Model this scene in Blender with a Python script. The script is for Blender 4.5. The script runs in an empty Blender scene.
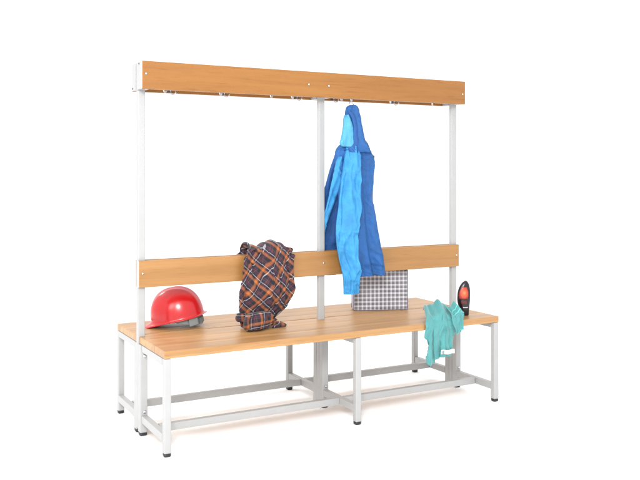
import bpy, bmesh, math, random
from mathutils import Vector, Matrix, noise
S = bpy.context.scene
COL = S.collection
R = math.radians
PI = math.pi

# ------------------------------------------------------------------ materials
def new_mat(name):
    m = bpy.data.materials.new(name); m.use_nodes = True
    nt = m.node_tree
    return m, nt, nt.nodes['Principled BSDF']

def node(nt, kind, **kw):
    n = nt.nodes.new(kind)
    for k, v in kw.items():
        if k.startswith('i_'):
            key = k[2:]
            n.inputs[int(key) if key.isdigit() else key].default_value = v
        else:
            setattr(n, k, v)
    return n

def math_n(nt, op, a, b=None, c=None):
    n = nt.nodes.new('ShaderNodeMath'); n.operation = op
    for i, q in enumerate((a, b, c)):
        if q is None: continue
        if isinstance(q, (int, float)): n.inputs[i].default_value = q
        else: nt.links.new(q, n.inputs[i])
    return n.outputs[0]

def mix_c(nt, fac, a, b, blend='MIX'):
    n = nt.nodes.new('ShaderNodeMix'); n.data_type = 'RGBA'; n.blend_type = blend
    for sock, q in ((n.inputs[0], fac), (n.inputs[6], a), (n.inputs[7], b)):
        if isinstance(q, (int, float)): sock.default_value = q
        elif isinstance(q, tuple): sock.default_value = (*q, 1) if len(q) == 3 else q
        else: nt.links.new(q, sock)
    return n.outputs[2]

def ramp(nt, fac, stops, interp='LINEAR'):
    n = nt.nodes.new('ShaderNodeValToRGB'); cr = n.color_ramp; cr.interpolation = interp
    while len(cr.elements) < len(stops): cr.elements.new(0.5)
    for e, (p, c) in zip(cr.elements, stops):
        e.position = p; e.color = (*c, 1)
    nt.links.new(fac, n.inputs[0])
    return n.outputs[0]

def tex_coord(nt, out='Object', scale=(1, 1, 1), rot=(0, 0, 0), loc=(0, 0, 0)):
    tc = nt.nodes.new('ShaderNodeTexCoord'); mp = nt.nodes.new('ShaderNodeMapping')
    mp.inputs['Scale'].default_value = scale; mp.inputs['Rotation'].default_value = rot
    mp.inputs['Location'].default_value = loc
    nt.links.new(tc.outputs[out], mp.inputs[0])
    return mp.outputs[0]

def noise_n(nt, vec, scale, detail=4, rough=.5, dist=0):
    n = node(nt, 'ShaderNodeTexNoise'); n.inputs['Scale'].default_value = scale
    n.inputs['Detail'].default_value = detail; n.inputs['Roughness'].default_value = rough
    n.inputs['Distortion'].default_value = dist
    nt.links.new(vec, n.inputs['Vector'])
    return n.outputs[0]

def bump(nt, bsdf, height, strength, dist=.002):
    b = nt.nodes.new('ShaderNodeBump'); b.inputs['Strength'].default_value = strength
    b.inputs['Distance'].default_value = dist
    nt.links.new(height, b.inputs['Height']); nt.links.new(b.outputs[0], bsdf.inputs['Normal'])

def mat_wood(name, lo, mid, hi, strip=.058, seed=0.0):
    m, nt, b = new_mat(name)
    oi = nt.nodes.new('ShaderNodeObjectInfo')
    tc = nt.nodes.new('ShaderNodeTexCoord')
    sep = nt.nodes.new('ShaderNodeSeparateXYZ'); nt.links.new(tc.outputs['Object'], sep.inputs[0])
    # every glued lamella has its own tone and its own grain offset
    w = math_n(nt, 'ADD', sep.outputs[1], sep.outputs[2])
    idx = math_n(nt, 'FLOOR', math_n(nt, 'DIVIDE', math_n(nt, 'ADD', w, 5.0 + seed), strip))
    key = math_n(nt, 'ADD', idx, math_n(nt, 'MULTIPLY', oi.outputs['Random'], 37.0))
    wn = nt.nodes.new('ShaderNodeTexWhiteNoise'); wn.noise_dimensions = '1D'
    nt.links.new(key, wn.inputs['W'])
    off = nt.nodes.new('ShaderNodeCombineXYZ')
    nt.links.new(math_n(nt, 'MULTIPLY', wn.outputs[0], 9.0), off.inputs[0])
    nt.links.new(math_n(nt, 'MULTIPLY', wn.outputs[0], 3.0), off.inputs[1])
    va = nt.nodes.new('ShaderNodeVectorMath'); va.operation = 'ADD'
    nt.links.new(tc.outputs['Object'], va.inputs[0]); nt.links.new(off.outputs[0], va.inputs[1])
    mp = nt.nodes.new('ShaderNodeMapping'); mp.inputs['Scale'].default_value = (1.5, 26, 26)
    nt.links.new(va.outputs[0], mp.inputs[0])
    g1 = noise_n(nt, mp.outputs[0], 1.0, 5, .55, .6)
    mp2 = nt.nodes.new('ShaderNodeMapping'); mp2.inputs['Scale'].default_value = (9, 260, 260)
    nt.links.new(va.outputs[0], mp2.inputs[0])
    g2 = noise_n(nt, mp2.outputs[0], 1.0, 2, .5)
    base = ramp(nt, g1, [(.28, lo), (.5, mid), (.74, hi)])
    fleck = ramp(nt, g2, [(.60, (1, 1, 1)), (.72, (.74, .66, .58))])
    c = mix_c(nt, .75, base, fleck, 'MULTIPLY')
    tone = ramp(nt, wn.outputs[0], [(0, (.86, .82, .78)), (1, (1.08, 1.08, 1.08))])
    c = mix_c(nt, 1.0, c, tone, 'MULTIPLY')
    nt.links.new(c, b.inputs['Base Color'])
    b.inputs['Roughness'].default_value = .42
    b.inputs['Coat Weight'].default_value = .15
    b.inputs['Coat Roughness'].default_value = .3
    bump(nt, b, g2, .12, .001)
    return m

def mat_plain(name, col, rough=.5, metal=0.0, var=.06, nscale=30, bmp=.0, coat=0.0):
    m, nt, b = new_mat(name)
    v = tex_coord(nt, 'Object')
    n = noise_n(nt, v, nscale, 4, .6)
    d = tuple(max(0, c * (1 - var)) for c in col); u = tuple(min(1, c * (1 + var)) for c in col)
    nt.links.new(ramp(nt, n, [(.3, d), (.7, u)]), b.inputs['Base Color'])
    b.inputs['Roughness'].default_value = rough; b.inputs['Metallic'].default_value = metal
    b.inputs['Coat Weight'].default_value = coat; b.inputs['Coat Roughness'].default_value = .06
    if bmp:
        bump(nt, b, noise_n(nt, v, 600, 2, .5), bmp, .0006)
    return m

def mat_cloth(name, col, var=.16, sheen=.0, weave=900, wr=28, wstr=.55):
    m, nt, b = new_mat(name)
    v = tex_coord(nt, 'UV')
    n = noise_n(nt, v, 14, 4, .6, .5)
    d = tuple(c * (1 - var) for c in col); u = tuple(min(1, c * (1 + var)) for c in col)
    nt.links.new(ramp(nt, n, [(.3, d), (.7, u)]), b.inputs['Base Color'])
    b.inputs['Roughness'].default_value = .72
    b.inputs['Sheen Weight'].default_value = sheen; b.inputs['Sheen Roughness'].default_value = .45
    vs = tex_coord(nt, 'UV', (1.0, .55, 1))
    w1 = noise_n(nt, vs, wr, 5, .62, 1.2)
    w2 = noise_n(nt, v, weave, 1, .5)
    h = math_n(nt, 'ADD', math_n(nt, 'MULTIPLY', w1, 1.0), math_n(nt, 'MULTIPLY', w2, .04))
    bump(nt, b, h, wstr, .012)
    return m

def mat_tartan(name, rot=.7, scale=1.0, warp=.035):
    m, nt, b = new_mat(name)
    v = tex_coord(nt, 'UV')
    nz = nt.nodes.new('ShaderNodeTexNoise'); nz.inputs['Scale'].default_value = 6.5; nz.inputs['Detail'].default_value = 1.5
    nt.links.new(v, nz.inputs['Vector'])
    sb = nt.nodes.new('ShaderNodeVectorMath'); sb.operation = 'SUBTRACT'
    nt.links.new(nz.outputs['Color'], sb.inputs[0]); sb.inputs[1].default_value = (.5, .5, .5)
    sc = nt.nodes.new('ShaderNodeVectorMath'); sc.operation = 'SCALE'; sc.inputs['Scale'].default_value = warp * 2.4
    nt.links.new(sb.outputs[0], sc.inputs[0])
    ad = nt.nodes.new('ShaderNodeVectorMath'); ad.operation = 'ADD'
    nt.links.new(v, ad.inputs[0]); nt.links.new(sc.outputs[0], ad.inputs[1])
    mp = nt.nodes.new('ShaderNodeMapping'); mp.inputs['Rotation'].default_value = (0, 0, rot)
    nt.links.new(ad.outputs[0], mp.inputs[0])
    sep = nt.nodes.new('ShaderNodeSeparateXYZ'); nt.links.new(mp.outputs[0], sep.inputs[0])
    blk = (.010, .009, .016); org = (.43, .125, .028); dor = (.19, .052, .020); mar = (.10, .030, .045); nav = (.014, .016, .040)
    st = [(0, blk), (.08, dor), (.12, org), (.27, dor), (.32, blk), (.56, nav), (.64, mar), (.72, blk), (.76, mar), (.84, blk)]
    cols = []; lines = []
    for k in (0, 1):
        p = math_n(nt, 'FRACT', math_n(nt, 'ADD', math_n(nt, 'DIVIDE', sep.outputs[k], .104 * scale), 40.3))
        cols.append(ramp(nt, p, st, 'CONSTANT'))
        lines.append(ramp(nt, p, [(0, (0, 0, 0)), (.450, (1, 1, 1)), (.487, (0, 0, 0))], 'CONSTANT'))
    c = mix_c(nt, .5, cols[0], cols[1])
    mask = math_n(nt, 'MULTIPLY', math_n(nt, 'MAXIMUM', lines[0], lines[1]), .52)
    c = mix_c(nt, mask, c, (.62, .57, .62))
    c = mix_c(nt, .5, c, ramp(nt, noise_n(nt, v, 300, 2, .6), [(.3, (.55, .55, .55)), (.7, (1.1, 1.1, 1.1))]), 'MULTIPLY')
    nt.links.new(c, b.inputs['Base Color'])
    b.inputs['Roughness'].default_value = .85; b.inputs['Sheen Weight'].default_value = .08
    vs = tex_coord(nt, 'UV')
    bump(nt, b, noise_n(nt, vs, 30, 5, .62, 1.0), .5, .010)
    return m

def mat_check(name):
    m, nt, b = new_mat(name)
    v = tex_coord(nt, 'UV')
    sep = nt.nodes.new('ShaderNodeSeparateXYZ'); nt.links.new(v, sep.inputs[0])
    lt = (.68, .68, .72); md = (.27, .27, .31); dk = (.035, .03, .05)
    st = [(0, lt), (.36, md), (.48, dk), (.62, md), (.76, dk), (.86, md)]
    cols = []
    for k in (0, 1):
        p = math_n(nt, 'FRACT', math_n(nt, 'ADD', math_n(nt, 'DIVIDE', sep.outputs[k], .0220), 20.1))
        cols.append(ramp(nt, p, st, 'CONSTANT'))
    c = mix_c(nt, .5, cols[0], cols[1])
    n = noise_n(nt, v, 420, 2, .6)
    c = mix_c(nt, .35, c, ramp(nt, n, [(.3, (.8, .8, .8)), (.7, (1, 1, 1))]), 'MULTIPLY')
    nt.links.new(c, b.inputs['Base Color'])
    b.inputs['Roughness'].default_value = .6
    bump(nt, b, n, .25, .001)
    return m

M = {}
M['paint'] = mat_plain('pale_grey_powder_coat', (.375, .378, .376), .42, var=.025, nscale=12, bmp=.12)
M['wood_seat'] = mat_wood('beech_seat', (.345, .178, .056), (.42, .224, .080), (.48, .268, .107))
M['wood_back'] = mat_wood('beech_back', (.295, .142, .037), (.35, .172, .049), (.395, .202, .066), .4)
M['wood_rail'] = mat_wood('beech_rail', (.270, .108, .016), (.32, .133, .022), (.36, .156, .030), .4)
M['edge'] = mat_plain('pale_board_end', (.56, .52, .46), .6, var=.05, nscale=60)
M['steel'] = mat_plain('zinc_steel', (.62, .62, .64), .28, 1.0, var=.05)
M['dark_steel'] = mat_plain('dark_steel', (.16, .15, .15), .4, .8, var=.05)
M['rubber'] = mat_plain('black_plastic', (.012, .013, .018), .4, var=.1)
M['red'] = mat_plain('red_helmet_plastic', (.47, .006, .009), .26, var=.03, nscale=8, coat=.12)
M['grey_plastic'] = mat_plain('grey_plastic', (.20, .22, .22), .45, var=.06)
M['dark_grey_plastic'] = mat_plain('dark_grey_plastic', (.09, .10, .10), .5, var=.06)
M['liner'] = mat_plain('helmet_inner', (.25, .012, .016), .6, var=.08)
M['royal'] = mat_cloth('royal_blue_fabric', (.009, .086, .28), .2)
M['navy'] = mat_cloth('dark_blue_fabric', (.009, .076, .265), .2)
M['royal_lit'] = mat_cloth('lit_blue_fabric', (.030, .245, .52), .2)  # lighter copy of the coat's blue; light from the left put into colour
M['sky'] = mat_cloth('light_blue_lining', (.075, .33, .52))
M['teal'] = mat_cloth('teal_terry', (.066, .275, .275), .12, .3, 1400, 24, .5)
M['teal_hem'] = mat_cloth('teal_hem', (.10, .48, .45), .08, .2, 1400, 24, .2)
M['white_cloth'] = mat_plain('white_woven_label', (.62, .64, .64), .7, var=.1, nscale=90)
M['label_mark'] = mat_plain('grey_print', (.22, .30, .30), .7)
M['tartan'] = mat_tartan('tartan_body', .72, .69, .010)
M['tartan_straight'] = mat_tartan('tartan_cuff', .08, .62, .015)
M['check'] = mat_check('checked_fabric')
M['piping'] = mat_plain('dark_piping', (.07, .065, .10), .5)
M['box_side'] = mat_plain('pale_lilac_side', (.50, .46, .56), .6, var=.15, nscale=60)
M['bottle'] = mat_plain('dark_bottle_plastic', (.006, .005, .008), .25, var=.2, coat=.0)
M['btn'] = mat_plain('black_button', (.006, .006, .01), .35)
M['white_print'] = mat_plain('white_print', (.55, .53, .55), .5)
M['dark_red'] = mat_plain('dark_red_print', (.10, .012, .012), .35)

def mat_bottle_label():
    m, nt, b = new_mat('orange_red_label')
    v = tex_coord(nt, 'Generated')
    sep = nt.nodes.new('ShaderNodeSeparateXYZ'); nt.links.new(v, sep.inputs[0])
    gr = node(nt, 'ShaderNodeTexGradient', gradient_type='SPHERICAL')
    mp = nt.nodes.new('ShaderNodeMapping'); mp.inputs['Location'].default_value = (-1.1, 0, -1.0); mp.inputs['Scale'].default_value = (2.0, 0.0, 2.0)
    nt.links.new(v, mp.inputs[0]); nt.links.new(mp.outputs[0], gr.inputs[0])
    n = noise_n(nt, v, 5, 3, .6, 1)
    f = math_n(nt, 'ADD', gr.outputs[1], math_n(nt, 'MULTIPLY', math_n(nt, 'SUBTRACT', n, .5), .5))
    c = ramp(nt, f, [(0, (.28, .018, .012)), (.35, (.55, .06, .018)), (.65, (.52, .11, .033)), (.9, (.52, .20, .09))])  # pale orange highlight painted into the label colour near its middle
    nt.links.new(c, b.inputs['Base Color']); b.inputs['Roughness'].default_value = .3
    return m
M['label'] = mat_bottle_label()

def mat_floor():
    m, nt, b = new_mat('white_studio_floor')
    v = tex_coord(nt, 'Object')
    nt.links.new(ramp(nt, noise_n(nt, v, 3, 3, .5), [(.3, (.93, .93, .93)), (.7, (.95, .95, .95))]), b.inputs['Base Color'])
    b.inputs['Roughness'].default_value = .9; b.inputs['Specular IOR Level'].default_value = .1
    return m
M['floor'] = mat_floor()

# the whole picture is exposed a little brighter than the tones above were chosen for
TONE = .89
for mm in M.values():
    if mm is M['floor']: continue
    nt_ = mm.node_tree; bs = nt_.nodes['Principled BSDF'].inputs['Base Color']; src = bs.links[0].from_socket
    nt_.links.new(mix_c(nt_, 1.0, src, (TONE, TONE, TONE), 'MULTIPLY'), bs)

# ------------------------------------------------------------------ mesh helpers
def obj(name, bm, mats, parent=None, smooth=True, loc=None):
    me = bpy.data.meshes.new(name)
    bmesh.ops.recalc_face_normals(bm, faces=bm.faces[:])
    bm.to_mesh(me); bm.free()
    for q in (mats if isinstance(mats, (list, tuple)) else [mats]): me.materials.append(M[q])
    if smooth:
        for p in me.polygons: p.use_smooth = True
    o = bpy.data.objects.new(name, me); COL.objects.link(o)
    if parent: o.parent = parent
    if loc: o.location = loc
    return o

def thing(name, label, cat, loc=(0, 0, 0), rz=0, group=None):
    o = bpy.data.objects.new(name, None); COL.objects.link(o)
    o.empty_display_size = .05
    o.location = loc; o.rotation_euler = (0, 0, rz)
    o['label'] = label; o['category'] = cat
    if group: o['group'] = group
    return o

def box_bm(cx, cy, cz, sx, sy, sz, bev=.003, seg=2):
    bm = bmesh.new()
    bmesh.ops.create_cube(bm, size=1, matrix=Matrix.Translation((cx, cy, cz)) @ Matrix.Diagonal((sx, sy, sz, 1)))
    if bev: bmesh.ops.bevel(bm, geom=bm.edges[:], offset=bev, segments=seg, profile=.5, affect='EDGES')
    return bm

def box(name, c, s, mat, parent, bev=.003, seg=2):
    """box centred on its own origin so that its object coordinates are local"""
    o = obj(name, box_bm(0, 0, 0, *s, bev, seg), mat, parent, True, c)
    flat_normals(o)
    return o

def flat_normals(o, ang=35):
    # keeps flat faces flat while the bevels stay smooth
    me = o.data
    bm = bmesh.new(); bm.from_mesh(me)
    for e in bm.edges:
        if len(e.link_faces) == 2 and e.calc_face_angle(0) > R(ang): e.smooth = False
    bm.to_mesh(me); bm.free()
    md = o.modifiers.new('weighted', 'WEIGHTED_NORMAL'); md.keep_sharp = True

def tube_bm(pts, r, n=10, bm=None, cap=True, taper=None):
    bm = bm or bmesh.new()
    pts = [Vector(p) for p in pts]
    rings = []
    up = Vector((0, 0, 1))
    for i, p in enumerate(pts):
        d = (pts[min(i + 1, len(pts) - 1)] - pts[max(i - 1, 0)]).normalized()
        a = d.cross(up)
        if a.length < .05: a = d.cross(Vector((1, 0, 0)))
        a.normalize(); b = d.cross(a).normalized()
        rr = r if taper is None else r * taper[i]
        rings.append([bm.verts.new(p + a * math.cos(2 * PI * k / n) * rr + b * math.sin(2 * PI * k / n) * rr) for k in range(n)])
    for A, B in zip(rings, rings[1:]):
        for k in range(n):
            bm.faces.new((A[k], A[(k + 1) % n], B[(k + 1) % n], B[k]))
    if cap:
        bm.faces.new(rings[0]); bm.faces.new(rings[-1])
    return bm

def disc_bm(c, axis, r, h, n=20, dome=.0):
    """a short round bolt head with a rounded edge, along axis"""
    z = Vector(axis).normalized(); q = z.to_track_quat('Z', 'Y').to_matrix().to_4x4()
    q.translation = Vector(c)
    bm = bmesh.new()
    prof = [(0.999, 0), (1, h * .5), (.9, h * .85), (.6, h), (.3, h + dome), (0.02, h + dome * 1.2)]
    rings = [[bm.verts.new(q @ Vector((r * a * math.cos(2 * PI * k / n), r * a * math.sin(2 * PI * k / n), b))) for k in range(n)] for a, b in prof]
    for A, B in zip(rings, rings[1:]):
        for k in range(n): bm.faces.new((A[k], A[(k + 1) % n], B[(k + 1) % n], B[k]))
    bm.faces.new(rings[-1]); bm.faces.new(rings[0])
    return bm

def catmull(vals, t):
    n = len(vals) - 1
    x = min(max(t, 0), 1) * n
    i = min(int(x), n - 1); f = x - i
    p0 = vals[max(i - 1, 0)]; p1 = vals[i]; p2 = vals[i + 1]; p3 = vals[min(i + 2, n)]
    if isinstance(p1, (int, float)):
        return .5 * (2 * p1 + (p2 - p0) * f + (2 * p0 - 5 * p1 + 4 * p2 - p3) * f * f + (3 * p1 - p0 - 3 * p2 + p3) * f ** 3)
    return [catmull([p0[k], p1[k], p2[k], p3[k]], (1 + f) / 3) for k in range(len(p1))]

def loft_cloth(bm, rows, nrow=60, ncol=64, fold=None, clamp=None, sq=.75, uv_off=(0, 0), uvf=None):
    """closed cloth roll: every row is a flattened ring between its left and right edge.
    rows: (xl, xr, y, z, front, back, ny, nz [, skew]); (ny, nz) is the outward direction of the row, skew moves the right edge in y"""
    uvl = bm.loops.layers.uv.verify()
    rows = [tuple(r) + (0.0,) * (9 - len(r)) for r in rows]
    rings = []; uvs = []
    acc = 0; last = None
    for j in range(nrow + 1):
        t = j / nrow
        xl, xr, y, z, tf, tb, ny, nz, sk = catmull(rows, t)
        nn = Vector((0, ny, nz)); nn.normalize()
        c = Vector(((xl + xr) / 2, y, z)); half = (xr - xl) / 2
        if last is not None: acc += (c - last).length
        last = c
        ring = []; ru = []
        arc = 0
        for k in range(ncol):
            a = 2 * PI * k / ncol
            ca, sa = math.cos(a), math.sin(a)
            xi = math.copysign(abs(ca) ** sq, ca)
            pr = abs(sa) ** .8
            f = fold(xi, t, sa > 0) if fold else 0
            d = (tf if sa > 0 else -tb) * pr + f * min(1, pr * 1.6)
            p = Vector((c.x + half * xi, c.y + sk * xi * .5, c.z)) + nn * d
            if clamp: p = clamp(p)
            ring.append(bm.verts.new(p))
            uv = (xi * half * 1.05 + uv_off[0], acc + uv_off[1])
            ru.append(uvf(xi, t, uv) if uvf else uv)
        rings.append(ring); uvs.append(ru)
    for j in range(nrow):
        for k in range(ncol):
            k2 = (k + 1) % ncol
            fc = bm.faces.new((rings[j][k], rings[j][k2], rings[j + 1][k2], rings[j + 1][k]))
            for lp, (jj, kk) in zip(fc.loops, ((j, k), (j, k2), (j + 1, k2), (j + 1, k))):
                lp[uvl].uv = uvs[jj][kk]
    for ring, ru in ((rings[0], uvs[0]), (rings[-1], uvs[-1])):
        fc = bm.faces.new(ring)
        for lp, u in zip(fc.loops, ru): lp[uvl].uv = u
    return bm

def nz(x, y, z=0.0):
    return noise.noise(Vector((x, y, z)))

def crease(u, v, ang, wave, seed, aspect=3.0):
    """sharp-crested cloth creases running along ang, about wave metres apart"""
    c, q = math.cos(ang), math.sin(ang)
    a, b = (u * c + v * q) / aspect / wave, (-u * q + v * c) / wave
    w = noise.noise(Vector((a * .8, b * .8, seed + 5))) * .7
    n = noise.noise(Vector((a + w, b + w, seed)))
    return 1 - 3.0 * math.sqrt(n * n + .004)

# ------------------------------------------------------------------ the bench
A_X = (-.868, .047, .868)          # the three posts
L_X = (-.863, .047, .863)          # the three leg frames
SEAT_Z = .432; TH = .031
bench = thing('cloakroom_bench', 'long double sided beech and pale grey steel cloakroom bench with backrest and hook rail', 'bench')

# seats: two platforms of three boards each
def slat(y0, y1):
    bm = box_bm(0, 0, 0, 1.756, y1 - y0, TH, .0035, 3)
    o = obj('seat_board', bm, 'wood_seat', bench, True, (0, (y0 + y1) / 2, SEAT_Z - TH / 2))
    flat_normals(o)
    return o
g = .0011
for y0, y1 in ((-.366, -.238), (-.238 + g, -.109), (-.109 + g, .022), (.032, .140), (.140 + g, .249), (.249 + g, .357)):
    slat(y0, y1)

# posts
for x in A_X:
    box('post', (x, 0, .835), (.034, .025, 1.622), 'paint', bench, .004, 3)

# leg frames: outer leg, inner leg beside the post, upper and lower crossbar
def leg(x, y, w, d, top):
    o = box('leg', (x, y, (top + .013) / 2), (w, d, top - .013), 'paint', bench, .0045, 3)
    bm = bmesh.new()
    n = 24; rings = []
    for s, z in ((.30, .0), (.42, .0), (.485, .003), (.498, .007), (.498, .0128)):
        ring = []
        for k in range(n):
            a = 2 * PI * k / n
            c, q = math.cos(a), math.sin(a)
            e = .45
            ring.append(bm.verts.new((math.copysign(abs(c) ** e, c) * w * s, math.copysign(abs(q) ** e, q) * d * s, z - (top + .013) / 2)))
        rings.append(ring)
    for P, Q in zip(rings, rings[1:]):
        for k in range(n): bm.faces.new((P[k], P[(k + 1) % n], Q[(k + 1) % n], Q[k]))
    bm.faces.new(rings[0]); bm.faces.new(rings[-1])
    obj('foot_cap', bm, 'rubber', o)
    return o
UND = SEAT_Z - TH - .0008
for i, x in enumerate(L_X):
    xi = A_X[i]
    for s in (-1, 1):
        leg(x, s * .351, .030, .030, UND)
        leg(xi, s * .0315, .034, .036, UND)
        ya, yb = s * .0497, s * .3358
        box('crossbar', ((x + xi) / 2, (ya + yb) / 2, UND - .0145), (.028, abs(yb - ya), .029), 'paint', bench, .003)
        box('crossbar', ((x + xi) / 2, (ya + yb) / 2, .0745), (.028, abs(yb - ya), .033), 'paint', bench, .003)
        # bolts that tie the frame to the post
        for z in (.352, .106):
            obj('bolt', disc_bm((xi + .003, s * .0495, z), (0, s, 0), .0075, .005, 16, .001), 'steel', bench)
for s in (-1, 1):
    for xa, xb in ((L_X[0], A_X[1]), (A_X[1], L_X[2])):
        box('stretcher', ((xa + xb) / 2, s * .2, .0745), (xb - xa - .0282, .028, .0326), 'paint', bench, .003)

# backrests and hook rails (front and rear)
def board(name, half, yc, th, z0, z1, mat):
    bm = box_bm(0, 0, 0, 2 * half, th, z1 - z0, .0025, 2)
    o = obj(name, bm, [mat, 'edge'], bench, True, (0, yc, (z0 + z1) / 2))
    for p in o.data.polygons:
        if abs(p.normal.x) > .9: p.material_index = 1
    flat_normals(o)
    return o
def screws(par, spots, yface, s, rel):
    for x, z in spots:
        obj('screw', disc_bm((x, yface - rel[1], z - rel[2]), (0, s, 0), .0052, .0035, 16, .001), 'steel', par)
for s in (-1, 1):
    yc = s * .0225
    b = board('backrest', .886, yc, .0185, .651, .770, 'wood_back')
    screws(b, [(-.868, .713), (.868, .713), (.047, .713)], s * .0317, s, (0, yc, .7105))
    yc = s * .0745
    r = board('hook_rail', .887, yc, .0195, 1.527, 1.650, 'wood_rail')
    screws(r, [(-.869, 1.594), (-.064, 1.587), (.047 + .0, 1.585) if s > 0 else (.047, 1.585), (.868, 1.581)], s * .0842, s, (0, yc, 1.5885))
# steel channel brackets that carry the rails on the post tops
for x in A_X:
    for s in (-1, 1):
        br = box('rail_bracket', (x, s * .0385, 1.5885), (.0435, .0510, .1215), 'paint', bench, .002)
        obj('bolt', disc_bm((x - .0219, s * .050, 1.640 if s < 0 else 1.538), (-1, 0, 0), .004, .003, 14, .001), 'dark_steel', bench)  # dark discs added to stand for small shadowed holes in the channel

# hooks
def hook_bm(s):
    bm = bmesh.new()
    p = [(0, 0, .020), (0, s * .001, .004), (.002, s * .003, -.004), (.006, s * .007, -.0075), (.012, s * .012, -.0065), (.017, s * .016, -.001), (.0195, s * .018, .006)]
    tube_bm(p, .0032, 10, bm, True, [1, 1, 1, 1.05, 1.1, 1.15, 1.25])
    return bm
def make_hook(x, s):
    o = obj('coat_hook', hook_bm(-s), 'steel', bench, True, (x, s * .0598, 1.527))
    box('hook_plate', (-.002, s * .0015, .016), (.020, .0050, .030), 'dark_steel', o, .001)
    return o
for x in (-.781, -.515, -.257, -.144, .129, .186, .420, .686):
    make_hook(x, -1)
for x in (-.71, -.444, -.055, .155, .524):
    make_hook(x, 1)

# ------------------------------------------------------------------ red hard hat
def make_hat():
    t = thing('hard_hat', 'shiny red plastic hard hat with a short peak resting on the seat', 'hard hat')
    a, b_, h = .126, .102, .138
    n = 96
    def shell(inset=0.0):
        bm = bmesh.new(); rings = []
        prof = []
        for k in range(26):                                   # dome from crown to rim
            u = k / 25
            ang = u * PI / 2
            prof.append((math.sin(ang) ** .86, math.cos(ang) ** .92, 0.0))
        prof += [(1.012, -.035, .15), (1.03, -.055, .55), (1.05, -.072, .93), (1.052, -.086, 1.0), (1.035, -.090, .97), (1.0, -.075, .55), (.965, -.05, .1)]
        for rr, zz, pk in prof:
            ring = []
            for k in range(n):
                th = 2 * PI * k / n
                c, s = math.cos(th), math.sin(th)
                peak = max(0, c) ** 2.2
                rear = max(0, -c) ** 3
                rad = rr
                x = c * (a * rad + pk * (.052 * peak + .008 * rear)); y = s * b_ * rad * (1 - .04 * c)
                z = zz * h - pk * (.016 * peak) + pk * rear * .006
                # three low crests along the crown
                if zz > .05:
                    cr = math.exp(-(y / .011) ** 2) * .0035 + (math.exp(-((abs(y) - .038) / .008) ** 2)) * .0022
                    cr *= max(0, min(1, (zz - .12) / .4)) * (1 - max(0, c * rr) ** 4)
                    z += cr
                ring.append(bm.verts.new((x, y, z)))
            rings.append(ring)
        for P, Q in zip(rings[1:], rings[2:]):
            for k in range(n): bm.faces.new((P[k], P[(k + 1) % n], Q[(k + 1) % n], Q[k]))
        cv = bm.verts.new((0, 0, h + .0035))
        for v in rings[0]: bm.verts.remove(v)
        for k in range(n): bm.faces.new((cv, rings[1][(k + 1) % n], rings[1][k]))
        return bm, rings
    bm, rings = shell()
    obj('shell', bm, 'red', t)
    # inner lining: a smaller dome under the shell
    bm = bmesh.new(); rr = []
    for k in range(12):
        ang = (k + .4) / 11.4 * PI / 2
        rr.append([bm.verts.new((math.cos(2 * PI * j / 48) * a * .95 * math.sin(ang) ** .86, math.sin(2 * PI * j / 48) * b_ * .95 * math.sin(ang) ** .86, -.006 + h * .93 * math.cos(ang))) for j in range(48)])
    for P, Q in zip(rr, rr[1:]):
        for k in range(48): bm.faces.new((P[k], P[(k + 1) % 48], Q[(k + 1) % 48], Q[k]))
    bm.faces.new(rr[0])
    obj('inner_lining', bm, 'liner', t)
    # headband, deeper at the back
    bm = bmesh.new(); cols = []
    for j in range(64):
        th = 2 * PI * j / 64; c, s = math.cos(th), math.sin(th)
        low = -.018 - .035 * max(0, -c) ** .7 if c < 0 else -.018 + .010 * c
        hi = .012
        w = .84 + .02 * max(0, -c)
        cols.append([bm.verts.new((c * a * w * q, s * b_ * .86 * q, z)) for q, z in ((1, hi), (1.0, low + .003), (.99, low), (.97, low), (.965, low + .003), (.965, hi))])
    for j in range(64):
        P, Q = cols[j], cols[(j + 1) % 64]
        for k in range(5): bm.faces.new((P[k], Q[k], Q[k + 1], P[k + 1]))
    obj('headband', bm, 'grey_plastic', t)
    # adjuster at the back of the band
    bm = bmesh.new()
    for j in range(9):
        y = -.028 + j * .007
        bmesh.ops.create_cube(bm, size=1, matrix=Matrix.Translation((-a * .875, y, -.036)) @ Matrix.Diagonal((.010, .0045, .026, 1)))
    bmesh.ops.create_cube(bm, size=1, matrix=Matrix.Translation((-a * .855, 0, -.036)) @ Matrix.Diagonal((.012, .072, .030, 1)))
    o = obj('adjuster', bm, 'dark_grey_plastic', t, False)
    # side slot boss
    for s in (-1, 1):
        bm = box_bm(0, 0, -.030, .046, .008, .036, .003)
        bmesh.ops.transform(bm, matrix=Matrix.Translation((-.078, s * .069, 0)) @ Matrix.Rotation(s * .62, 4, 'Z'), verts=bm.verts[:])
        o = obj('strap_anchor', bm, 'grey_plastic', t); flat_normals(o)
    return t
hat = make_hat()
HAT_YAW = PI - .46
hat.rotation_euler = (0, R(10.5), HAT_YAW)
hat.location = (-.645, .150, .4800)

# ------------------------------------------------------------------ blue hooded coat
coat = thing('hooded_coat', 'bright blue hooded coat hanging from a hook on the upper rail', 'coat', (0, 0, 0))
def prof(rows, tf, tb, ny=-1, nz_=0):
    return [(r[0], r[1], r[2], r[3], tf(i / (len(rows) - 1)) if callable(tf) else tf, tb(i / (len(rows) - 1)) if callable(tb) else tb, ny, nz_) for i, r in enumerate(rows)]

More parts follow.
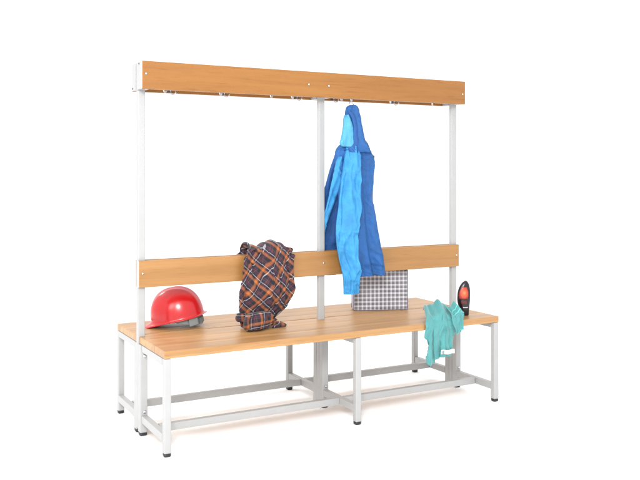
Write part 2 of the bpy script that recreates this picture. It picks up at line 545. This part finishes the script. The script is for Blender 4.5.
HOOD = [(.182, .210, -.055, 1.4985), (.163, .227, -.058, 1.488), (.151, .233, -.062, 1.462), (.149, .239, -.066, 1.423),
        (.146, .246, -.070, 1.383), (.138, .256, -.072, 1.338), (.134, .271, -.074, 1.298), (.150, .288, -.076, 1.262)]
def hood_fold(xi, t, fr):
    u, v = xi * .06, t * .24
    f = .007 * crease(u, v, 1.35, .05, 4.4) + .010 * math.sin(xi * 4.4 + 1.0 - t * 2.0) * (.2 + t) + .004 * crease(u, v, .9, .022, 2.4)
    return f if fr else f * .4
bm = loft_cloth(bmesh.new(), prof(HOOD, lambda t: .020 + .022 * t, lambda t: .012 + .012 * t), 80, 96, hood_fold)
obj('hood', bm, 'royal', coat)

BODY = [(.150, .272, -.058, 1.318), (.113, .288, -.060, 1.290), (.096, .298, -.062, 1.266), (.096, .317, -.062, 1.236), (.094, .320, -.062, 1.199),
        (.100, .315, -.064, 1.160), (.108, .309, -.066, 1.110), (.110, .305, -.068, 1.023), (.110, .314, -.070, .980),
        (.108, .328, -.073, .903), (.108, .344, -.076, .823), (.116, .355, -.078, .760), (.125, .368, -.078, .705),
        (.130, .375, -.078, .668), (.136, .378, -.078, .643)]
def body_fold(xi, t, fr):
    u, v = xi * .12, t * .68
    ph = .5 * math.sin(2.1 * t + .4)
    g = .3 + .7 * t
    f = .016 * math.exp(-((xi - .78 + .10 * ph) / .20) ** 2) * g - .018 * math.exp(-((xi - .42 + .15 * ph) / .15) ** 2) * g + .012 * math.exp(-((xi - .16) / .14) ** 2) * t
    f += .008 * crease(u, v, 1.5, .055, 1.2, 5) + .004 * crease(u, v, 1.2, .03, 6.6) + .0035 * crease(u, v, .5, .035, 9.1)
    return f if fr else f * .15
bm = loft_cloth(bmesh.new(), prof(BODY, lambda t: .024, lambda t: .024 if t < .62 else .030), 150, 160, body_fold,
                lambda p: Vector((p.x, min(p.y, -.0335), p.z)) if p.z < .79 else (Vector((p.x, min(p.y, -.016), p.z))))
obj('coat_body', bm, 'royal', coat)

PANEL = [(.150, .204, -.080, 1.318), (.138, .213, -.090, 1.278), (.124, .218, -.096, 1.210), (.110, .216, -.100, 1.140), (.100, .211, -.102, 1.060),
         (.088, .214, -.104, .980), (.078, .205, -.106, .917), (.073, .195, -.108, .868), (.075, .191, -.108, .829),
         (.084, .195, -.110, .764), (.101, .200, -.110, .695), (.111, .203, -.110, .650), (.116, .202, -.108, .601), (.118, .199, -.106, .562)]
def panel_fold(xi, t, fr):
    u, v = xi * .06, t * .74
    ph = 1.1 * math.sin(3.3 * t + .8)
    f = .008 * math.sin(3.4 * xi + ph) + .012 * crease(u, v, 1.42, .042, 5.2, 5) + .007 * crease(u, v, 1.68, .026, 2.6, 4) + .0035 * crease(u, v, .45, .03, 7.4)
    f += .010 * math.exp(-((xi - .74) / .13) ** 2)
    return f if fr else f * .2
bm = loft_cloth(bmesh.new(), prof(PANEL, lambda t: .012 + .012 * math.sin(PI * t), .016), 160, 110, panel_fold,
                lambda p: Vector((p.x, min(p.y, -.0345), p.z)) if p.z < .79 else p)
obj('front_panel', bm, 'royal_lit', coat)  # lit side of the coat, carried by the paler fabric colour

# turned-out edge at the left shoulder that tapers away along the back panel, its lit tone put into the colour
SLEEVE = [(.104, .118, -.078, 1.240), (.090, .116, -.082, 1.214), (.082, .122, -.082, 1.180), (.074, .122, -.076, 1.140), (.068, .118, -.062, 1.090), (.064, .108, -.046, 1.035), (.061, .094, -.026, .975), (.061, .082, -.008, .915), (.062, .072, .006, .86)]
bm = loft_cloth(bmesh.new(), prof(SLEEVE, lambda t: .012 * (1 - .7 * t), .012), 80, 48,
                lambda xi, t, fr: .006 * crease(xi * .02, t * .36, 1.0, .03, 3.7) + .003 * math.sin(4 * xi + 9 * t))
obj('sleeve', bm, 'royal_lit', coat)

BACKP = [(.128, .217, -.016, 1.272), (.116, .228, -.010, 1.235), (.100, .226, -.002, 1.184), (.086, .222, .008, 1.123),
         (.070, .213, .022, 1.035), (.062, .206, .036, .913), (.058, .207, .048, .817), (.056, .207, .058, .704), (.060, .207, .060, .640)]
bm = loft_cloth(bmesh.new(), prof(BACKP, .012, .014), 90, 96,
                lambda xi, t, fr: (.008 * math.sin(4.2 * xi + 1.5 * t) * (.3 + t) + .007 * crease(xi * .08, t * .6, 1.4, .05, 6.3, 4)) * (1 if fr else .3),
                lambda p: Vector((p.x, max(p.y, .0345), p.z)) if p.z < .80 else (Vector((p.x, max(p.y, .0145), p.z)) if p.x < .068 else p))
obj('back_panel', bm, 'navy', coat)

# light lining inside the hood opening
LIN = [(.141, .152, -.090, 1.446), (.127, .164, -.096, 1.425), (.122, .173, -.100, 1.391), (.114, .174, -.103, 1.360), (.107, .172, -.105, 1.332), (.098, .173, -.106, 1.306), (.112, .162, -.104, 1.289)]
bm = loft_cloth(bmesh.new(), prof(LIN, .008, .026), 60, 72, lambda xi, t, fr: (.006 * crease(xi * .03, t * .16, 1.2, .04, 2.2) + .004 * math.sin(3 * xi + 5 * t)) * (1 if fr else .2))
obj('hood_lining', bm, 'sky', coat)
# dark rolled edge of the hood opening
EDGE = [(.150, .176, -.086, 1.462), (.165, .190, -.096, 1.428), (.172, .194, -.102, 1.386), (.170, .195, -.106, 1.340), (.172, .198, -.108, 1.306), (.160, .196, -.104, 1.282), (.125, .180, -.096, 1.272)]
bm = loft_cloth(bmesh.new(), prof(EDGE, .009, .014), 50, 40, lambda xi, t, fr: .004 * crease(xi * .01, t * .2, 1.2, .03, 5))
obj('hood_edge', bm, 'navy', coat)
# hanging loop over the hook
bm = tube_bm([(.187, -.052, 1.490), (.183, -.053, 1.502), (.185, -.051, 1.512), (.194, -.046, 1.518), (.204, -.046, 1.513), (.207, -.050, 1.502), (.204, -.052, 1.490)], .0024, 8)
obj('hanging_loop', bm, 'steel', coat)
for x, z in ((.300, 1.240), (.285, 1.138)):
    bm = disc_bm((x, -.078, z), (.35, -1, 0), .0085, .012, 18, .002)
    obj('button', bm, 'btn', coat)

# ------------------------------------------------------------------ draped cloth: gathered sheets relaxed under gravity
def make_collider(c, sz):
    bm = box_bm(0, 0, 0, *sz, bev=0)
    me = bpy.data.meshes.new('temporary'); bm.to_mesh(me); bm.free()
    o = bpy.data.objects.new('temporary', me); COL.objects.link(o); o.location = c
    m = o.modifiers.new('bevel', 'BEVEL'); m.width = min(sz) * .2; m.segments = 3
    o.modifiers.new('collision', 'COLLISION')
    o.collision.thickness_outer = .003; o.collision.cloth_friction = 25
    return o

def relax(sheets, boxes, frames, mass, bend, tens):
    """sheets: (nx, ny, place(u, v), pin(v)). Drapes them over the boxes and returns the vertex positions and the grid offsets"""
    cols = [make_collider(*q) for q in boxes]
    vs = []; fs = []; meta = []; pins = []
    for nx, ny, place, pin in sheets:
        off = len(vs); w = nx + 1
        for j in range(ny + 1):
            for i in range(w):
                k = pin(j / ny)
                if k > 0: pins.append((len(vs), k))
                vs.append(place(i / nx, j / ny))
        for j in range(ny):
            for i in range(nx):
                q = off + j * w + i
                fs.append((q, q + 1, q + w + 1, q + w))
        meta.append((nx, ny, off))
    me = bpy.data.meshes.new('temporary'); me.from_pydata(vs, [], fs)
    o = bpy.data.objects.new('temporary', me); COL.objects.link(o)
    g = o.vertex_groups.new(name='pin')
    for i, k in pins: g.add([i], k, 'REPLACE')
    m = o.modifiers.new('cloth', 'CLOTH'); st = m.settings
    st.quality = 5; st.mass = mass; st.tension_stiffness = tens; st.compression_stiffness = tens; st.shear_stiffness = tens * .4
    st.bending_stiffness = bend; st.tension_damping = 5; st.compression_damping = 5; st.shear_damping = 5; st.air_damping = 2
    st.vertex_group_mass = 'pin'
    m.collision_settings.use_self_collision = False
    m.collision_settings.distance_min = .004; m.collision_settings.collision_quality = 2
    m.point_cache.frame_start = 1; m.point_cache.frame_end = frames
    for f in range(1, frames + 1): S.frame_set(f)
    e = o.evaluated_get(bpy.context.evaluated_depsgraph_get())
    V = [tuple(v.co) for v in e.data.vertices]
    for q in cols + [o]: bpy.data.objects.remove(q, do_unlink=True)
    S.frame_set(1)
    return V, meta

def row_value(rows, z, k):
    if z >= rows[0][2]: return rows[0][k]
    for p, q in zip(rows, rows[1:]):
        if p[2] >= z >= q[2]: return p[k] + (q[k] - p[k]) * (p[2] - z) / (p[2] - q[2] + 1e-9)
    return rows[-1][k]

def fit_width(V, idx, rows, nb=50, amount=.95):
    """gathers the draped cloth to the width it has at each height"""
    zs = [V[i][2] for i in idx]; z0, z1 = min(zs), max(zs)
    bins = [[9, -9] for _ in range(nb)]
    for i in idx:
        q = bins[min(nb - 1, max(0, int((V[i][2] - z0) / (z1 - z0) * nb)))]
        q[0] = min(q[0], V[i][0]); q[1] = max(q[1], V[i][0])
    def soft(z, k):
        c = (z - z0) / (z1 - z0) * nb - .5; acc = wt = 0
        for j in range(nb):
            if bins[j][0] > 8: continue
            g = math.exp(-((j - c) / 1.6) ** 2); acc += g * bins[j][k]; wt += g
        return acc / wt
    for i in idx:
        x, y, z = V[i]; a, b = soft(z, 0), soft(z, 1); l, r = row_value(rows, z, 0), row_value(rows, z, 1)
        V[i] = (x + (l + (x - a) / (b - a) * (r - l) - x) * amount, y, z)

RAIL_BOXES = [((0, -.0225, .7105), (2, .0185, .119)), ((0, .0225, .7105), (2, .0185, .119)), ((0, 0, .7105), (2, .03, .10))]
SEAT_BOXES = [((0, -.172, .4165), (2, .388, .031)), ((0, .19, .4165), (2, .32, .031))]

def drape_shirt():
    def place(u, v):
        x = -.262 + (u - .5) * (.25 + .02 * math.sin(3 * v))
        pl = .030 * math.sin(2 * PI * (1.55 * u + .32 * math.sin(2.6 * v) + .1)) + .011 * math.sin(2 * PI * (3.7 * u + .9 * v)) + .026 * nz(u * 3.4, v * 4, 2)
        e = min(1, u / .14, (1 - u) / .14)
        s = v * .98
        if s < .36: pl *= .35 + .65 * e
        if s < .14: y = .055 + abs(pl) * .5; z = .66 + s
        elif s < .30:
            a = (s - .14) / .16 * PI; x += (.5 - u) * .012 * (1 - e)
            y = .056 * math.cos(a); z = .795 + .022 * math.sin(a) + max(-.012, pl * .45) + .007 * math.sin(u * 31)
        else:
            d = s - .30
            y = -.062 - .20 * min(1, d / .45) - pl * .9; z = .795 - .56 * d + .012 * math.sin(d * 38 + 5 * u)
        if z < .455: z = .455 + abs(pl) * .5
        return (x, y, z)
    V, meta = relax([(70, 84, place, lambda v: 1.0 if v < .27 else .55 * max(0, 1 - (v - .27) / .10))], RAIL_BOXES + SEAT_BOXES, 34, .25, .5, 12)
    for i, (x, y, z) in enumerate(V):
        if z > .77: V[i] = (-.262 + .131 * math.tanh((x + .262) / .131 * 1.05), y, z)
    width = [(-.382, -.131, .800), (-.392, -.131, .756), (-.397, -.135, .719), (-.405, -.138, .673), (-.412, -.130, .636), (-.415, -.126, .607), (-.421, -.137, .575),
             (-.422, -.150, .544), (-.420, -.169, .516), (-.412, -.201, .493), (-.412, -.228, .470), (-.405, -.245, .44)]
    idx = [i for i in range(len(V)) if V[i][1] < -.028 and V[i][2] < .80]
    fit_width(V, idx, width)
    for i in idx:
        x, y, z = V[i]
        V[i] = (x, y - .022 * math.exp(-((z - .60) / .09) ** 2) * (1 - ((x + .265) / .16) ** 2), max(z, .4345))
    return V, meta

def drape_towel():
    def place(u, v):
        pl = .020 * math.sin(2 * PI * (1.9 * u + .25 * v + .12)) + .010 * math.sin(2 * PI * (4.3 * u - .4 * v)) + .014 * nz(u * 4, v * 5, 1)
        if v < .45:
            t = v / .45
            x = .575 - .062 * t + (u - .5) * (.12 + .085 * t)
            y = -.215 - .180 * t + .018 * math.sin(7 * u) * (1 - t)
            z = .437 + (.070 * math.exp(-((t - .25) / .36) ** 2) + .030 * t) * (math.sin(PI * (.10 + .80 * u)) ** .55) + pl * .5
        else:
            t = (v - .45) / .55
            x = .513 + (u - .5) * (.205 + .015 * math.sin(4 * t))
            y = -.398 - .135 * t; z = .462 + pl * .9 - .119 * t
        return (x, y, max(z, .44) if y > -.385 else z)
    def corner(u, v):
        pl = .012 * math.sin(2 * PI * (1.3 * u + .2 * v + .3)) + .006 * math.sin(2 * PI * 3.1 * u)
        h = max(0, v - .5)
        return (.602 + (u - .5) * (.085 - .02 * v) + .020 * v, -.325 - .085 * min(1, v / .5) - .05 * h, .497 + .012 * u - .055 * min(1, v / .5) + pl - .09 * h)
    V, meta = relax([(46, 64, place, lambda v: 0 if v >= .43 else 1.0 if v < .32 else .6 * max(0, 1 - (v - .32) / .12)),
                     (20, 26, corner, lambda v: 0 if v >= .38 else 1.0 if v < .25 else .4)], SEAT_BOXES[:1], 45, .4, 1.2, 60)
    nx, ny, _ = meta[0]
    w = nx + 1
    EDGE_Z = .425
    for i in range(w):
        u = i / nx
        js = [j for j in range(ny + 1) if V[j * w + i][2] < EDGE_Z and V[j * w + i][1] < -.366]
        if not js: continue
        zend = V[ny * w + i][2]
        hem = .268 - .046 * math.exp(-((u - .13) / .17) ** 2) + .004 * math.sin(9 * u)      # one corner hangs lower
        for j in js:
            x, y, z = V[j * w + i]
            k = min(1, (EDGE_Z - z) / .05)
            z2 = EDGE_Z - (EDGE_Z - z) / max(.02, EDGE_Z - zend) * (EDGE_Z - hem)
            lin = .411 + u * .204 + .010 * math.sin(5 * u + 7 * z) * (1 - abs(2 * u - 1))
            V[j * w + i] = (x + (lin - x) * .82 * k, y, z2)
    return V, meta

def cloth_obj(name, V, part, uv, mats, parent, thick=.003, rng=None, lift=0.0):
    """a mesh from one vertex grid; rng = (i0, i1, j0, j1) takes a patch of it, lifted off its front"""
    nx, ny, off = part
    w = nx + 1
    i0, i1, j0, j1 = rng or (0, nx, 0, ny)
    bm = bmesh.new(); uvl = bm.loops.layers.uv.verify(); G = {}
    for j in range(j0, j1 + 1):
        for i in range(i0, i1 + 1):
            p = V[off + j * w + i]
            if lift:
                a = V[off + j * w + min(i + 1, nx)] - V[off + j * w + max(i - 1, 0)]
                b = V[off + min(j + 1, ny) * w + i] - V[off + max(j - 1, 0) * w + i]
                nn = a.cross(b).normalized()
                if nn.y > 0: nn = -nn
                p = p + nn * lift
            G[i, j] = bm.verts.new(p)
    for j in range(j0, j1):
        for i in range(i0, i1):
            q = ((i, j), (i + 1, j), (i + 1, j + 1), (i, j + 1))
            f = bm.faces.new([G[k] for k in q])
            for lp, k in zip(f.loops, q): lp[uvl].uv = uv(k[0] / nx, k[1] / ny, lp.vert.co)
    o = obj(name, bm, mats, parent)
    md = o.modifiers.new('thickness', 'SOLIDIFY'); md.thickness = thick; md.offset = 0
    md = o.modifiers.new('smooth', 'SUBSURF'); md.levels = 1; md.render_levels = 1
    return o

# ------------------------------------------------------------------ plaid shirt over the backrest
shirt = thing('plaid_shirt', 'crumpled orange and black plaid shirt draped over the backrest', 'shirt')
def shirt_clamp(p):
    y, z = p.y, p.z
    if z < .778 and y > -.0335: y = -.0335
    if z < .4345: z = .4345
    return Vector((p.x, y, z))
SV, meta = drape_shirt(); SV = [Vector(q) for q in SV]
cloth_obj('shirt_body', SV, meta[0], lambda u, v, p: (p.x * 1.15 + .40 * p.y, p.z * 1.1 - .35 * p.y), 'tartan', shirt)
CUFF = [(-.395, -.285, -.105, .512), (-.416, -.268, -.118, .500), (-.427, -.264, -.128, .486), (-.432, -.268, -.134, .470), (-.430, -.280, -.136, .452), (-.418, -.300, -.134, .440), (-.400, -.330, -.130, .4355)]
bm = loft_cloth(bmesh.new(), [(r[0], r[1], r[2], r[3], .017, .05, -1, .15, .035) for r in CUFF], 60, 96,
                lambda xi, t, fr: (.007 * math.sin(4 * xi + 2 * t) + .012 * crease(xi * .075, t * .09, .5, .04, 8.3, 2) + .008 * crease(xi * .075, t * .09, 1.2, .024, 3.3, 2)) if fr else 0, shirt_clamp, .7)
obj('cuff', bm, 'tartan_straight', shirt)
KN = [(-.424, -.380, -.055, .503), (-.434, -.380, -.06, .492), (-.437, -.380, -.062, .480), (-.430, -.385, -.062, .468)]
bm = loft_cloth(bmesh.new(), prof(KN, .018, .018), 16, 28, lambda xi, t, fr: .003 * nz(xi * 4, t * 4, 2), shirt_clamp)
obj('sleeve_end', bm, 'tartan_straight', shirt)
# a flattened tail of the shirt on the seat to the right of the cuff
TL = [(-.27, -.225, -.10, .452), (-.268, -.208, -.108, .446), (-.272, -.200, -.116, .441), (-.28, -.21, -.124, .437)]
bm = loft_cloth(bmesh.new(), [(r[0], r[1], r[2], r[3], .012, .012, -.5, 1) for r in TL], 14, 28, None, shirt_clamp)
obj('shirt_tail', bm, 'tartan', shirt)

# ------------------------------------------------------------------ checked toiletry box
def make_case():
    t = thing('checked_box', 'grey and white checked fabric box standing upright on the rear seat', 'box', (.314, .124, SEAT_Z), math.atan2(-.108, .266))
    W, D, Hh = .289, .072, .212
    bm = box_bm(W / 2, D / 2, Hh / 2 + .0005, W, D, Hh, .006, 3)
    uvl = bm.loops.layers.uv.verify()
    for f in bm.faces:
        n = f.normal
        for lp in f.loops:
            p = lp.vert.co
            lp[uvl].uv = (p.x, p.z) if abs(n.y) >= max(abs(n.x), abs(n.z)) else ((p.y, p.z) if abs(n.x) > abs(n.z) else (p.x, p.y))
    o = obj('case', bm, ['check', 'box_side'], t)
    for p in o.data.polygons:
        if p.normal.x < -.8: p.material_index = 1
    flat_normals(o)
    def loop(y):
        r = .008
        pts = []
        for cx, cz, a0 in ((W - r, Hh - r, 0), (r, Hh - r, 90), (r, r, 180), (W - r, r, 270)):
            for k in range(5):
                a = R(a0 + k * 22.5)
                pts.append((cx + (r + .0005) * math.cos(a), y, cz + (r + .0005) * math.sin(a) + .0015))
        pts.append(pts[0])
        return pts
    for y in (.002, D - .002):
        obj('piping', tube_bm(loop(y), .0018, 8), 'piping', t)
    return t
make_case()

# ------------------------------------------------------------------ teal towel over the seat edge
towel = thing('teal_towel', 'crumpled teal towel hanging over the front edge of the seat', 'towel')
TV, meta = drape_towel(); TV = [Vector(q) for q in TV]
cloth_obj('towel_body', TV, meta[0], lambda u, v, p: (u * .26, v * .42), 'teal', towel, .0035)
cloth_obj('towel_corner', TV, meta[1], lambda u, v, p: (u * .10, v * .16), 'teal', towel, .0035)
nx, ny = meta[0][0], meta[0][1]
def front_of(x, z):
    return min([q.y for q in TV if abs(q.x - x) < .016 and abs(q.z - z) < .022 and q.y < -.36] or [-.40])
def label_sheet(name, x0, x1, z0, z1, mat, lift, th):
    bm = bmesh.new(); nx, nzv = 18, 4; G = []
    ys = [front_of(x0 + (x1 - x0) * i / nx, (z0 + z1) / 2) for i in range(nx + 1)]
    ys = [sum(ys[max(0, i - 3):i + 4]) / len(ys[max(0, i - 3):i + 4]) for i in range(nx + 1)]
    for j in range(nzv + 1):
        G.append([bm.verts.new((x0 + (x1 - x0) * i / nx, ys[i] - lift - .0012 * math.sin(i * .8), z0 + (z1 - z0) * j / nzv + .0018 * math.sin(i * .55 + .4))) for i in range(nx + 1)])
    for j in range(nzv):
        for i in range(nx): bm.faces.new((G[j][i], G[j][i + 1], G[j + 1][i + 1], G[j + 1][i]))
    o = obj(name, bm, mat, towel)
    md = o.modifiers.new('thickness', 'SOLIDIFY'); md.thickness = th
    return o
label_sheet('care_label', .498, .580, .280, .302, 'white_cloth', .005, .001)
label_sheet('label_print', .503, .512, .284, .298, 'label_mark', .0062, .0006)
nx, ny = meta[1][0], meta[1][1]
cloth_obj('woven_stripe', TV, meta[1], lambda u, v, p: (u, v), 'teal_hem', towel, .001, (1, nx, 4, 5), .0035)
cloth_obj('woven_stripe', TV, meta[1], lambda u, v, p: (u, v), 'teal_hem', towel, .001, (1, nx, 7, 8), .0035)
cloth_obj('hem', TV, meta[1], lambda u, v, p: (u, v), 'teal_hem', towel, .002, (0, nx, ny - 1, ny), .0025)

# ------------------------------------------------------------------ bottle
def make_bottle():
    t = thing('shower_bottle', 'small black curved bottle with an orange red label standing by the teal towel', 'bottle', (.742, -.262, SEAT_Z), -.42)
    # (z, x_left, x_right, half depth)
    P = [(.0006, -.020, .018, .013), (.004, -.0225, .0205, .0155), (.020, -.025, .0215, .017), (.045, -.032, .0245, .019), (.075, -.0385, .0275, .0205), (.100, -.0385, .0285, .020),
         (.125, -.035, .028, .0185), (.145, -.0275, .0255, .0165), (.160, -.0185, .0210, .0140), (.170, -.0085, .0155, .0105), (.1755, .000, .0095, .0055), (.1765, .0035, .0055, .0015)]
    bm = bmesh.new(); rings = []; n = 48
    for j in range(61):
        z, xl, xr, d = catmull(P, j / 60)
        ring = []
        for k in range(n):
            a = 2 * PI * k / n; c, s = math.cos(a), math.sin(a)
            ring.append(bm.verts.new(((xl + xr) / 2 + (xr - xl) / 2 * math.copysign(abs(c) ** .85, c), d * math.copysign(abs(s) ** .9, s), z)))
        rings.append(ring)
    for A_, B_ in zip(rings, rings[1:]):
        for k in range(n): bm.faces.new((A_[k], A_[(k + 1) % n], B_[(k + 1) % n], B_[k]))
    bm.faces.new(rings[0]); bm.faces.new(rings[-1])
    body = obj('bottle_body', bm, 'bottle', t)
    def patch(name, z0, z1, fl, fr_, mat, lift=.0008, taper=None):
        """a label that follows the bottle's front, fl..fr across the width"""
        bm = bmesh.new(); G = []
        for j in range(17):
            z = z0 + (z1 - z0) * j / 16
            # invert the profile for this height
            lo, hi = 0.0, 1.0
            for _ in range(30):
                m_ = (lo + hi) / 2
                if catmull(P, m_)[0] < z: lo = m_
                else: hi = m_
            zz, xl, xr, d = catmull(P, lo)
            q = 1.0 if taper is None else taper(j / 16)
            row = []
            for i in range(17):
                u = fl + (fr_ - fl) * (.5 + (i / 16 - .5) * q)
                e = 2 * u - 1
                s = (1 - min(1, abs(e) ** (1 / .85)) ** 2) ** .5
                row.append(bm.verts.new(((xl + xr) / 2 + (xr - xl) / 2 * e, -d * s ** .9 - lift, z)))
            G.append(row)
        for j in range(16):
            for i in range(16): bm.faces.new((G[j][i], G[j][i + 1], G[j + 1][i + 1], G[j + 1][i]))
        o = obj(name, bm, mat, t)
        md = o.modifiers.new('thick', 'SOLIDIFY'); md.thickness = .0006; md.offset = 0
        return o
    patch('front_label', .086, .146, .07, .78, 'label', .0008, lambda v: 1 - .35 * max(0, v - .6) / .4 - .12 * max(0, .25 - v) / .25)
    patch('dark_label', .060, .078, .16, .72, 'dark_red', .0008, lambda v: .85)
    patch('print_mark', .040, .045, .32, .78, 'white_print', .0008)
    return t
make_bottle()

# ------------------------------------------------------------------ setting
bm = bmesh.new()
bmesh.ops.create_circle(bm, cap_ends=True, segments=96, radius=300)
fl = obj('floor', bm, 'floor', None, False, (0, 0, -.0005)); fl['kind'] = 'structure'

w = bpy.data.worlds.new('World'); S.world = w; w.use_nodes = True
nt = w.node_tree; bg = nt.nodes['Background']
# white studio surround, a little brighter overhead
tc = nt.nodes.new('ShaderNodeTexCoord'); sp = nt.nodes.new('ShaderNodeSeparateXYZ'); nt.links.new(tc.outputs['Generated'], sp.inputs[0])
rp = ramp(nt, sp.outputs[2], [(0, (.84, .84, .84)), (.25, (.86, .86, .86)), (1, (1, 1, 1))])
nt.links.new(rp, bg.inputs['Color']); bg.inputs['Strength'].default_value = 1.5

def area(name, loc, target, size, power, col=(1, 1, 1)):
    l = bpy.data.lights.new(name, 'AREA'); l.shape = 'DISK'; l.size = size; l.energy = power; l.color = col
    o = bpy.data.objects.new(name, l); COL.objects.link(o); o.location = loc
    o.rotation_euler = (Vector(target) - Vector(loc)).to_track_quat('-Z', 'Y').to_euler()
    return o
area('key_softbox', (-4.3, -2.7, 2.7), (0, 0, .7), 2.2, 75)
area('rear_softbox', (-2.4, 3.4, 3.4), (-.2, 0, .6), 1.1, 60)
area('front_softbox', (-2.4, -4.1, 2.5), (0, 0, .6), 1.2, 160)

# ------------------------------------------------------------------ camera
cam = bpy.data.cameras.new('camera'); co = bpy.data.objects.new('camera', cam); COL.objects.link(co)
co.location = (-1.9432, -3.6414, 1.1636); co.rotation_euler = (R(90), 0, -.4982)
cam.lens = 832.45 / 640 * 36; cam.sensor_width = 36
cam.shift_x = (320 - 319.07) / 640; cam.shift_y = -(240 - 171.99) / 640
cam.clip_end = 1000
S.camera = co
S.render.engine = 'CYCLES'
S.view_settings.view_transform = 'Standard'; S.view_settings.look = 'None'
S.view_settings.exposure = .17; S.view_settings.gamma = 1
S.render.resolution_x = 1024; S.render.resolution_y = 768
